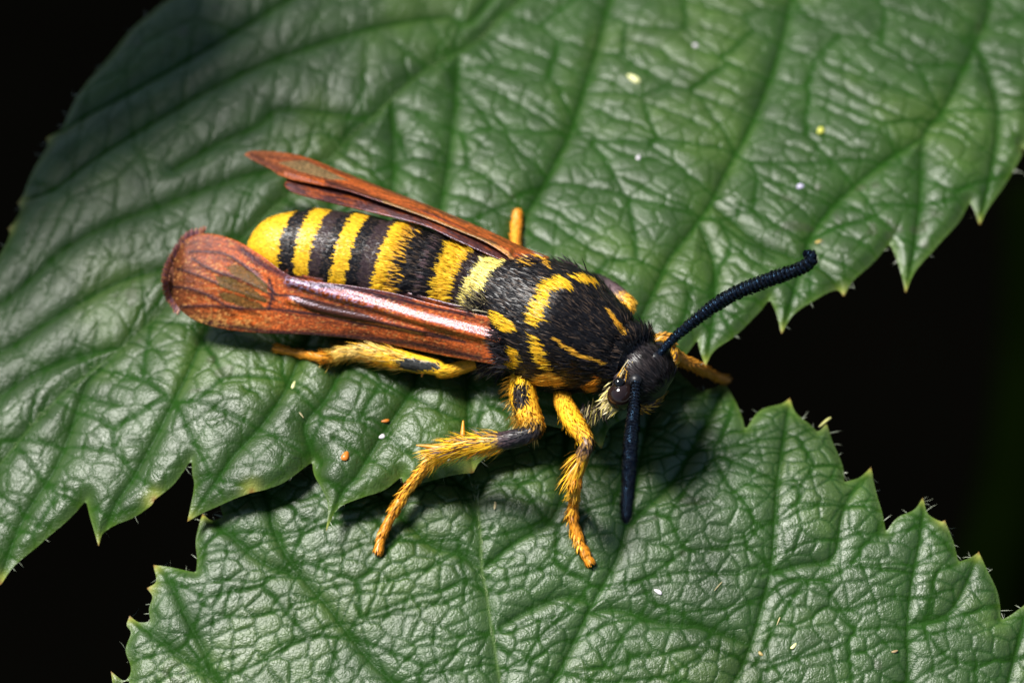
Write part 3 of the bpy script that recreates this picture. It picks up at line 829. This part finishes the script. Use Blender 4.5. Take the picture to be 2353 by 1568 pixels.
# middle leg beside the near wing
def cmid(s, a, V):
    f = pick([(0, YEL), (1, YEL), (2.6, DYE), (3, BLK * 3), (3.9, BLK * 3), (4.6, BRN * 2), (5.2, YEL), (7, DYE), (9, ORG), (12, ORG)])(s, a, V)
    q = proj(V); dark = (s < 1.8) & inpoly(q[:, 0] + 3 * rng.normal(size=len(s)), q[:, 1], [(1180,880),(1215,880),(1212,930),(1200,975),(1185,960),(1178,920)])
    f[dark] = BLK * 2
    return f
b1 = lz(SB, 940, 1118, 11, .10); b2 = lz(SB, 905, 1175, 10, .05); b3 = lz(SB, 880, 1225, 9, .015); b4 = lz(SB, 871, 1258, 9, .0)
leg = limb('leg', [(1200,850,.16,24),(1200,905,.19,30),(1215,955,.23,27),(1226,986,.25,19),(1190,1004,.22,19),(1130,1016,.17,19),(1060,1026,.11,20),(1010,1040,.07,14),(985,1066,.02,12),b1,b2,b3,b4], cmid, moth, 'body', 18, 8, flat=0.8, tars=8)
scaly(*leg, 5200, (.02,.035), .0055, cmid, 0.12, 0.1)
scaly(*leg, 2400, (.05,.09), .0040, lambda s, a, V: np.where((rng.random(len(s)) < 0.6)[:, None], YEL, np.where((rng.random(len(s)) < .5)[:, None], DYE, BRN * 3)), 0.50, 0.10, (4.6, 7.3), 'tuft')
scaly(*leg, 1500, (.04,.075), .0036, lambda s, a, V: np.tile(CRM * .3 + YEL * .6, (len(s), 1)), 0.9, 0.15, (0.3, 2.8), 'tuft', side=(-1, .1))
scaly(*leg, 500, (.03,.05), .006, lambda s, a, V: np.tile(DYE, (len(s), 1)), 0.35, 0.15, (7.3, 10), 'tuft')
def spur(p, L):
    limb('spur', p, lambda s, a, V: np.tile(ORG * 1.1, (len(s), 1)), L, 'body', 8, 6)
spur([(1015,1030,.10,7),(985,1025,.10,5),(956,1022,.10,1.2)], leg[0])
spur([(1062,1010,.12,6),(1063,990,.13,5),(1064,966,.14,2)], leg[0])

for d in (-6, 6): limb('claw', [(871+d*.4,1256,b4[2],4),(869+d,1266,b4[2],3),(868+d,1273,b4[2]-.008,1)], lambda s, a, V: np.tile([.05,.018,.008], (len(s), 1)), leg[0], 'body', 8, 5)

# front leg below the head
def cfore(s, a, V):
    return pick([(0, BRN), (0.4, DYE), (2, YEL), (2.8, DYE), (3.2, BRN * 2), (4, DYE * .7), (5, ORG), (11, ORG)])(s, a, V)
f1 = lz(SB, 1318, 1150, 12, .06); f2 = lz(SB, 1316, 1190, 11, .03); f3 = lz(SB, 1328, 1235, 10, .01); f4 = lz(SB, 1342, 1268, 9); f5 = lz(SB, 1351, 1285, 8)
leg = limb('leg', [(1288,885,.15,16),(1295,925,.18,21),(1318,970,.21,23),(1346,1012,.23,15),(1336,1050,.18,15),(1322,1090,.12,16),(1320,1118,.09,13),f1,f2,f3,f4,f5], cfore, moth, 'body', 16, 8, flat=0.8, tars=6)
scaly(*leg, 3600, (.02,.034), .0055, cfore, 0.14, 0.1)
scaly(*leg, 1000, (.055,.095), .0040, lambda s, a, V: np.where((rng.random(len(s)) < 0.6)[:, None], DYE, YEL), 0.55, 0.1, (3.7, 5.4), 'tuft', side=(-1, .6))
scaly(*leg, 260, (.03,.045), .0055, lambda s, a, V: np.tile(YEL, (len(s), 1)), 0.5, 0.12, (1.5, 3.0), 'tuft', side=(-1, .3))
scaly(*leg, 380, (.03,.045), .006, lambda s, a, V: np.tile(DYE, (len(s), 1)), 0.4, 0.1, (6, 9.5), 'tuft', side=(-1, 0))
limb('claw', [(1349,1283,f5[2],5),(1358,1284,f5[2],4),(1362,1288,f5[2]-.008,1)], lambda s, a, V: np.tile([.03,.012,.008], (len(s), 1)), leg[0], 'body', 8, 5)

# hind leg under the near wing
def chind(s, a, V):
    f = pick([(0, DYE), (2, YEL), (2.3, YEL), (3, YEL), (5, YEL), (6.5, CRM * .5 + YEL * .5), (8, DYE), (9, ORG), (12, ORG * .8)])(s, a, V)
    q = proj(V); m = inpoly(q[:, 0], q[:, 1] + 2 * rng.normal(size=len(s)), [(915,822),(960,826),(1012,838),(1018,852),(960,853),(918,846)])
    f[m] = np.array([.035, .035, .032]); return f
h1 = lz(SA, 740, 821, 10, .03); h2 = lz(SA, 690, 812, 9, .01); h3 = lz(SA, 640, 801, 9)
leg = limb('leg', [(1090,835,.14,12),(1055,845,.14,15),(1022,852,.14,15),(1000,842,.14,19),(950,832,.13,22),(890,818,.12,24),(845,805,.10,20),(800,808,.075,17),(770,818,.05,14),h1,h2,h3], chind, moth, 'body', 16, 8, tars=8)
scaly(*leg, 3400, (.02,.034), .0055, chind, 0.12, 0.1)
scaly(*leg, 1300, (.045,.08), .0040, lambda s, a, V: np.where((rng.random(len(s)) < 0.7)[:, None], YEL * .6 + CRM * .4, DYE), 0.45, 0.14, (4.2, 6.2), 'tuft')
scaly(*leg, 800, (.035,.06), .0040, lambda s, a, V: np.tile(YEL * .7 + CRM * .2, (len(s), 1)), 0.5, 0.14, (6.4, 8.6), 'tuft')
spur([(965,848,.10,4),(970,856,.09,4),(968,866,.08,1.2)], leg[0])

# far legs
corg = lambda s, a, V: np.tile(ORG * 1.15, (len(s), 1)) * (0.8 + 0.4 * rng.random(len(s)))[:, None]
k1 = lz(SA, 1185, 540, 12, .02); k2 = lz(SA, 1187, 512, 12, .01); k3 = lz(SA, 1188, 495, 8)
leg = limb('leg', [(1200,625,.16,14),(1188,590,.12,12),(1184,565,.08,11),k1,k2,k3], corg, moth, tars=1)
scaly(*leg, 900, (.016,.03), .005, corg, 0.3, 0.12)
cfar = pick([(0, BLK), (1, BRN * 1.5), (1.7, BRN * 3), (2.2, DYE), (4, DYE)])
leg = limb('leg', [(1370,645,.12,18),(1402,664,.18,19),(1428,687,.20,20),(1446,704,.19,15),(1430,728,.12,12),(1428,742,.06,10)], cfar, moth)
scaly(*leg, 700, (.02,.03), .006, cfar, 0.1, 0.1)
cff = pick([(0, BRN), (1, DYE * .8), (2, ORG * .7), (6, ORG * .6)])
e1 = lz(SB, 1640, 862, 9, .02); e2 = lz(SB, 1662, 870, 9, .0)
leg = limb('leg', [(1470,800,.16,14),(1500,788,.18,16),(1530,782,.18,16),(1538,800,.12,12),(1560,822,.05,13),(1600,842,-.05,12),e1,e2], cff, moth)
scaly(*leg, 1400, (.02,.035), .006, cff, 0.25, 0.15)

# wings ------------------------------------------------------------
C1 = lambda L: np.array([(334.4 + .32 * x, 292.6 + .32 * y) for x, y in L])
def polydist(q, pl):
    pl = resample(crspline(pl, 5), 3.0)
    d = np.full(len(q), 1e9)
    for a, b in zip(pl[:-1], pl[1:]):
        ab = b - a; t = np.clip(((q - a) @ ab) / (ab @ ab + 1e-9), 0, 1)
        d = np.minimum(d, np.hypot(*(q - a - t[:, None] * ab).T))
    return d
def wing(name, inner, outer, arch, nu, nv, paint, ridge=(), thick=0.0035):
    """inner, outer: rows x, y, z from base to tip"""
    I = np.array(inner, float); O = np.array(outer, float)
    def rs(Q):
        c = crspline(Q, 8); d = np.r_[0, np.cumsum(np.linalg.norm(np.diff(c[:, :2], axis=0), axis=1))]; d /= d[-1]
        t = np.linspace(0, 1, nu); t = 1 - (1 - t)**1.15
        return np.stack([np.interp(t, d, c[:, k]) for k in range(3)], 1)
    I = rs(I); O = rs(O)
    v = np.linspace(0, 1, nv)
    G = I[:, None, :] * (1 - v)[None, :, None] + O[:, None, :] * v[None, :, None]
    G = G.reshape(-1, 3)
    wid = np.repeat(np.linalg.norm(I[:, :2] - O[:, :2], axis=1), nv) * PX
    vv = np.tile(v, nu)
    q = G[:, :2]
    bump = arch * np.sin(vv * math.pi) * wid
    for pl, amp, w in ridge:
        d = polydist(q, pl); bump = bump + amp * np.exp(-(d / w)**2)
    P = np.array([at(x, y, z) for x, y, z in G])
    # lift along the local normal of the wing sheet
    Pg = P.reshape(nu, nv, 3)
    Nn = np.cross(np.gradient(Pg, axis=0), np.gradient(Pg, axis=1)).reshape(-1, 3)
    Nn /= np.linalg.norm(Nn, axis=1, keepdims=True) + 1e-12
    if (Nn @ (-FWD)).mean() < 0: Nn = -Nn
    P = P + Nn * bump[:, None]
    uu = np.repeat(np.linspace(0, 1, nu), nv)
    col = paint(q, uu, vv)
    fl = hash2(np.floor(q[:, 0] / 4), np.floor(q[:, 1] / 2.5), 77)                  # single scales, lighter and darker
    col[:, :3] *= (0.62 + 0.76 * fl)[:, None]
    gl = 1.1 - 0.95 * sstep(0.50, 0.68, uu)
    i = np.arange(nu - 1)[:, None]; j = np.arange(nv - 1)[None]
    F = np.stack([i*nv+j, i*nv+j+1, (i+1)*nv+j+1, (i+1)*nv+j], -1).reshape(-1, 4)
    o = link(name, mesh_np(name, rel(P, moth), F, col, gloss=gl), M['wing'], moth)
    md = o.modifiers.new('thickness', 'SOLIDIFY'); md.thickness = thick; md.offset = -1
    return o, Pg, Nn.reshape(nu, nv, 3), q.reshape(nu, nv, 2)

veinsN = [C1(l) for l in [
 [(180,1140),(400,1190),(580,1280),(740,1305),(900,1300)], [(220,1020),(400,1080),(620,1170),(880,1245)], [(340,950),(500,1040),(700,1100),(900,1190),(940,1235)],
 [(250,1290),(500,1290),(700,1310)], [(320,900),(560,910),(720,1000),(880,1130),(950,1195)], [(900,1090),(930,1180),(900,1300)],
 [(950,1200),(1100,1215),(1350,1270),(1650,1370),(1900,1430),(2200,1500)], [(900,1300),(1200,1330),(1500,1390),(1800,1440),(2300,1530)],
 [(1200,1130),(1500,1160),(1800,1230),(2050,1290),(2350,1350)]]]
edgeN = C1([(700,880),(800,950),(900,1010),(1050,1080),(1200,1120),(1600,1160),(1900,1225)])
lowN = C1([(400,1400),(700,1440),(1000,1480),(1500,1500),(2000,1560),(2400,1650)])
winN = [C1(l) for l in [[(580,1010),(680,990),(800,1060),(890,1130),(890,1195),(760,1125),(640,1065)], [(510,1075),(620,1085),(780,1155),(890,1240),(880,1265),(700,1205),(550,1155)],
        [(530,1195),(640,1200),(860,1280),(870,1300),(740,1300),(590,1260)]]]
cellN = C1([(1050,1220),(1300,1255),(1600,1335),(1720,1395),(1500,1380),(1200,1315)])
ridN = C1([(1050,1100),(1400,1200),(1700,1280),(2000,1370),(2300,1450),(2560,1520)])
rid2 = C1([(1050,1235),(1300,1305),(1700,1385),(2000,1450)])
def paintN(q, u, v):
    n = fbm(q[:, 0] / 6, q[:, 1] / 3, 7, 3)
    n2 = fbm(q[:, 0] / 40, q[:, 1] / 25, 17, 3)
    st_ = fbm(u * 14 + 3, v * 26, 57, 4)
    c = RUS[None] * ((0.55 + 0.9 * n) * (0.35 + 0.75 * sstep(0.30, 0.52, st_)))[:, None]
    tip = sstep(0.62, 0.95, u)[:, None]
    c = c * (1 - tip) + (np.array([.12, .040, .015])[None] * (0.6 + 0.8 * n2)[:, None]) * tip
    spk = hash2(np.floor(q[:, 0] / 5), np.floor(q[:, 1] / 3), 3) > 0.88
    c[spk] = c[spk] * 0.5 + np.array([.5, .24, .07])[None] * 0.5
    k = np.exp(-(polydist(q, lowN) / 9)**2)[:, None] * 0.9; c = c * (1 - k) + BLK[None] * k
    yk = (np.exp(-((q[:, 1] - 738) / 13)**2) * sstep(660, 560, q[:, 0]) * sstep(0.42, 0.6, fbm(q[:, 0] / 11, q[:, 1] / 2.5, 8, 3)))[:, None] * 0.75
    c = c * (1 - yk) + np.array([.36, .18, .05])[None] * yk
    k = np.exp(-(polydist(q, edgeN) / 8)**2)[:, None] * 0.85; c = c * (1 - k) + np.array([.03, .012, .02])[None] * k
    for vn in veinsN:
        k = np.exp(-(polydist(q, vn) / 3.6)**2)[:, None] * 0.95; c = c * (1 - k) + np.array([.018, .010, .012])[None] * k
    k = (np.exp(-(polydist(q, ridN) / 13)**2) * (hash2(np.floor(q[:, 0] / 5), np.floor(q[:, 1] / 3), 13) > 0.55) * sstep(0.2, 0.4, u))[:, None] * 0.6  # violet glints along the ridge, painted into the scale colour
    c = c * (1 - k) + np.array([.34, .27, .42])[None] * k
    al = np.ones(len(q))
    for w in winN:
        m = inpoly(q[:, 0], q[:, 1], w)
        c[m] = c[m] * 0.25 + np.array([.12, .075, .018])[None] * 0.75; al[m] = 0.6
    m = inpoly(q[:, 0], q[:, 1], cellN); c[m] = np.array([.06, .018, .006]); al[m] = 0.85
    fr = (u > 0.93) & (v < 0.6); c[fr] = c[fr] * 0.6 + np.array([.30, .12, .08])[None] * 0.4
    return np.c_[np.clip(c, 0, 1), al]
innerN = [(1160,742,.40),(1130,729,.40),(1050,711,.385),(980,694,.37),(900,672,.35),(800,655,.325),(720,645,.31),(660,629,.295),(600,586,.275),(550,556,.26),(500,540,.245),(460,538,.235),(425,553,.225),(402,592,.215),(390,625,.205),(387,645,.20)]
outerN = [(1150,838,.27),(1080,827,.24),(1000,812,.205),(900,791,.175),(800,776,.155),(700,768,.14),(600,765,.115),(520,757,.105),(460,741,.10),(420,716,.11),(398,685,.135),(389,662,.17),(387,645,.20)]
wN, PgN, NnN, qN = wing('forewing', innerN, outerN, 0.06, 260, 64, paintN, [(ridN, .022, 12), (rid2, .010, 8)] + [(v, .0015, 4) for v in veinsN[:5]])
# scale fringe around the wing tip
def fringe(Pg, Nn, rows_, cols_, n, out, L, cols, parent):
    k = rng.integers(0, len(rows_), n); r = np.array(rows_)[k]; c = np.array(cols_)[k]
    R = Pg[r, c]
    D = np.array([out(R[i]) for i in range(n)]) + 0.2 * rng.normal(size=(n, 3))
    cc = np.asarray(cols)[rng.integers(0, len(cols), n)] * (0.7 + 0.6 * rng.random(n))[:, None]
    blades('fringe', R, D, Nn[r, c], L[0] + (L[1] - L[0]) * rng.random(n), .008, cc, parent, 'fur', 0.1, origin=MO)
rr = list(range(205, 259)); cenN = PgN[225, 32]
fringe(PgN, NnN, rr + rr[25:], [0] * len(rr) + [63] * len(rr[25:]), 900, lambda p: (p - cenN) / np.linalg.norm(p - cenN), (.018, .038),
       [[.30,.10,.06],[.26,.09,.09],[.16,.07,.08],[.34,.14,.06]], wN)
def paintH(q, u, v):
    n = fbm(q[:, 0] / 8, q[:, 1] / 3, 27, 3)
    c = np.array([.05, .016, .014])[None] * (0.4 + 1.2 * n)[:, None]
    st = (sstep(0.5, 0.65, fbm(q[:, 0] / 40, v * 9, 29, 4)) * 0.8)[:, None]
    c = c * (1 - st) + RUS[None] * 0.6 * st
    return np.c_[c, np.ones(len(q))]
wing('hindwing', [(1120,716,.375),(1050,700,.36),(980,682,.345),(900,661,.325),(800,645,.30),(720,636,.28),(670,622,.262),(640,602,.25)],
     [(1120,770,.30),(1050,750,.29),(980,740,.27),(900,730,.25),(800,715,.23),(720,700,.22),(670,660,.225),(640,602,.25)], 0.02, 120, 16, paintH, thick=.004)

def paintF(q, u, v):
    n = fbm(q[:, 0] / 7, q[:, 1] / 3, 37, 3); n2 = fbm(q[:, 0] / 50, q[:, 1] / 20, 47, 3)
    st_ = fbm(u * 14 + 9, v * 18, 67, 4)
    c = RUS[None] * ((0.5 + 0.9 * n) * (0.4 + 0.7 * sstep(0.30, 0.52, st_)))[:, None]
    tip = sstep(0.6, 0.95, u)[:, None]
    c = c * (1 - tip) + (np.array([.17, .055, .022])[None] * (0.6 + 0.8 * n2)[:, None]) * tip
    for pl, w, k0 in ((C1([(1300,420),(1600,520),(1900,620),(2200,740),(2500,860)]), 5, .85), (C1([(900,230),(1200,260),(1500,370),(1800,480),(2300,690)]), 4, .5), (C1([(760,200),(1000,330),(1300,400),(1600,500)]), 5, .5)):
        k = np.exp(-(polydist(q, pl) / w)**2)[:, None] * k0; c = c * (1 - k) + np.array([.02, .010, .014])[None] * k
    al = np.ones(len(q))
    m = inpoly(q[:, 0], q[:, 1], C1([(950,270),(1150,250),(1300,320),(1460,400),(1300,390),(1100,340)]))
    c[m] = np.array([.22, .13, .06]); al[m] = 0.6
    e = (v < 0.12) & (u < 0.5); c[e] = c[e] * 0.4 + np.array([.5, .28, .08])[None] * 0.6
    return np.c_[c, al]
innerF = [(1262,612,.44),(1200,607,.45),(1140,578,.45),(1086,549,.445),(1030,522,.44),(974,500,.43),(878,472,.41),(798,446,.385),(718,427,.36),(654,411,.34),(622,389,.325),(580,368,.305),(561,356,.295)]
outerF = [(1262,590,.36),(1200,566,.35),(1130,533,.345),(1060,503,.34),(1000,478,.335),(900,439,.32),(800,400,.305),(740,375,.30),(690,357,.295),(640,349,.292),(600,346,.292),(572,348,.294),(561,356,.295)]
ridF = C1([(1000,345),(1300,430),(1600,530),(1900,640),(2200,760),(2600,910)])
wF, PgF, NnF, qF = wing('forewing', innerF, outerF, 0.14, 240, 40, paintF, [(ridF, .016, 9)])
wing('hindwing', [(1185,612,.445),(1100,575,.435),(1040,548,.43),(974,518,.415),(878,493,.392),(766,467,.36),(702,451,.338),(664,438,.325),(652,424,.32)],
     [(1185,590,.435),(1100,543,.425),(1040,512,.42),(974,484,.405),(878,456,.385),(766,426,.355),(702,413,.338),(664,410,.33),(652,424,.32)], 0.02, 120, 16, paintH, thick=.004)
# wing roots and shoulder hairs
tuft('fur', (1150,765), (1160,835), .38, .30, (-26,-4), 0.0, 240, (.04,.07), .004, [BLK, BLK, BLK, BRN], body, 0.2, 0.012)
tuft('fur', (1250,600), (1215,612), .47, .47, (-22,-4), 0.0, 120, (.04,.07), .005, [DYE, BLK, BRN], body, 0.25, 0.012)
tuft('fur', (1300,625), (1345,642), .40, .40, (-22,-14), 0.1, 160, (.05,.09), .0045, [BLK, BLK, BRN], body, 0.25, 0.015)
tuft('fur', (1128,690), (1092,716), .42, .38, (-26,-16), 0.1, 160, (.06,.11), .0035, [BLK, BRN, CRM * .4], body, 0.3, 0.012)

# ------------------------------------------------------------------ loose scales and specks lying on the leaves
def speck(h, px, py, L, W, ang, col, label, name='loose_scale', dz=0.002):
    c = on(h, px, py, dz)
    n = 14
    a = np.arange(n) / n * 2 * math.pi
    rings = []
    for k, (s, z) in enumerate(((1.0, 0.0), (0.85, 0.35), (0.45, 0.6))):
        rr_ = s * (1 + 0.10 * np.sin(a * 3 + px))
        rings.append(np.stack([np.cos(a) * rr_ * L * PX / 2, np.sin(a) * rr_ * W * PX / 2, np.full(n, z * W * PX * 0.5)], 1))
    V = np.vstack(rings + [[[0, 0, 0.65 * W * PX * 0.5]]])
    F = np.vstack([np.stack([k*n+np.arange(n), k*n+(np.arange(n)+1) % n, (k+1)*n+(np.arange(n)+1) % n, (k+1)*n+np.arange(n)], 1) for k in range(2)])
    F3 = np.stack([2*n+np.arange(n), 2*n+(np.arange(n)+1) % n, np.full(n, 3*n)], 1)
    ca, sa = math.cos(ang), math.sin(ang)
    V[:, :2] = V[:, :2] @ np.array([[ca, sa], [-sa, ca]])
    o = link(name, mesh_np(name, V, F, np.tile(col, (len(V), 1)), True, F3), M['speck'])
    o.location = c
    tag(o, label, 'speck', 'loose scales and specks on the leaves')
    return o
WHT = np.array([.75, .68, .72]); PY = np.array([.6, .6, .28]); OR = np.array([.62, .19, .02])
speck(SA, 793, 1047, 26, 17, 1.2, OR, 'orange oval scale lying near the leaf edge beside the middle leg')
speck(SA, 878, 1002, 15, 12, .4, WHT, 'round white shining speck on the leaf next to the orange scale')
speck(SA, 885, 966, 20, 8, .2, OR * .9, 'tiny tan crumb on the leaf between white speck and hind leg')
speck(SA, 674, 884, 22, 8, 1.3, PY * 1.1, 'pale narrow speck on the leaf below the near wing')
speck(SA, 1456, 181, 38, 17, -.7, PY * 1.2, 'long pale cream speck high on the large leaf')
speck(SA, 1885, 300, 22, 17, 1.2, np.array([.55, .55, .08]), 'yellow-green speck on the large leaf between two side veins')
speck(SA, 1466, 362, 16, 9, 1.2, WHT, 'small white speck on the large leaf beside a side vein')
speck(SA, 1838, 428, 18, 13, .3, WHT * np.array([.8, .8, 1.0]), 'bluish white speck on a shiny fold of the large leaf')
speck(SA, 1597, 105, 14, 14, .3, WHT * .7, 'greyish speck far back on the large leaf')
speck(SB, 1512, 1358, 20, 10, -.6, WHT, 'white shining scale on the wrinkled leaf below the front foot')
speck(SB, 1823, 1483, 20, 8, .8, PY * 1.2, 'pale yellow scale on the wrinkled leaf beside a dark side vein')
speck(SB, 1747, 1500, 14, 8, -.9, np.array([.4, .3, .1]), 'tan crumb on the wrinkled leaf next to the pale yellow scale')
speck(SB, 1137, 1160, 22, 6, 1.5, CRM, 'cream sliver on the wrinkled leaf near its midrib')
speck(SB, 1895, 968, 40, 6, .75, np.array([.6, .58, .2]), 'yellowish sliver stuck to a tooth tip of the wrinkled leaf', 'loose_sliver', .01)

speck(SB, 1790, 1420, 34, 3, 1.2, CRM * .7, 'thin pale fibre lying on the wrinkled leaf beside its long side vein', 'loose_fibre')
speck(SB, 1650, 1345, 30, 3, .9, CRM * .6, 'thin pale fibre lying on the wrinkled leaf near the white scale', 'loose_fibre')
speck(SB, 2055, 1495, 16, 6, .3, np.array([.35, .25, .12]), 'brown crumb on the wrinkled leaf by its outer side vein')
speck(SA, 690, 950, 26, 3, 2.2, CRM * .5, 'thin pale fibre on the large leaf near its lower notch', 'loose_fibre')
speck(SA, 1880, 555, 18, 7, .4, np.array([.5, .35, .08]), 'ochre crumb on the large leaf close to the antenna tip')

# ------------------------------------------------------------------ background stem, coloured near black to look unlit
s = np.linspace(0, 1, 30)
top = at(2352, 560, -14); bot = at(2262, 1750, -14)
PP = np.stack([top[0] + (bot[0] - top[0]) * s + 0.2 * np.sin(s * 5), top[1] + (bot[1] - top[1]) * s, -13.0 + 0 * s - 1.5 * np.sin(s * 3)], 1)
VV, FF, _, _, F3 = sweep(PP, 0.34 + 0.1 * s, 16)
o = link('plant_stem', mesh_np('plant_stem', VV - PP[-1][None], FF, np.tile([.0012, .0026, .0003], (len(VV), 1)), True, F3), M['stem'])
o.location = PP[-1]
tag(o, 'blurred green stem coloured near black as if unlit, beyond the leaves', 'stem')
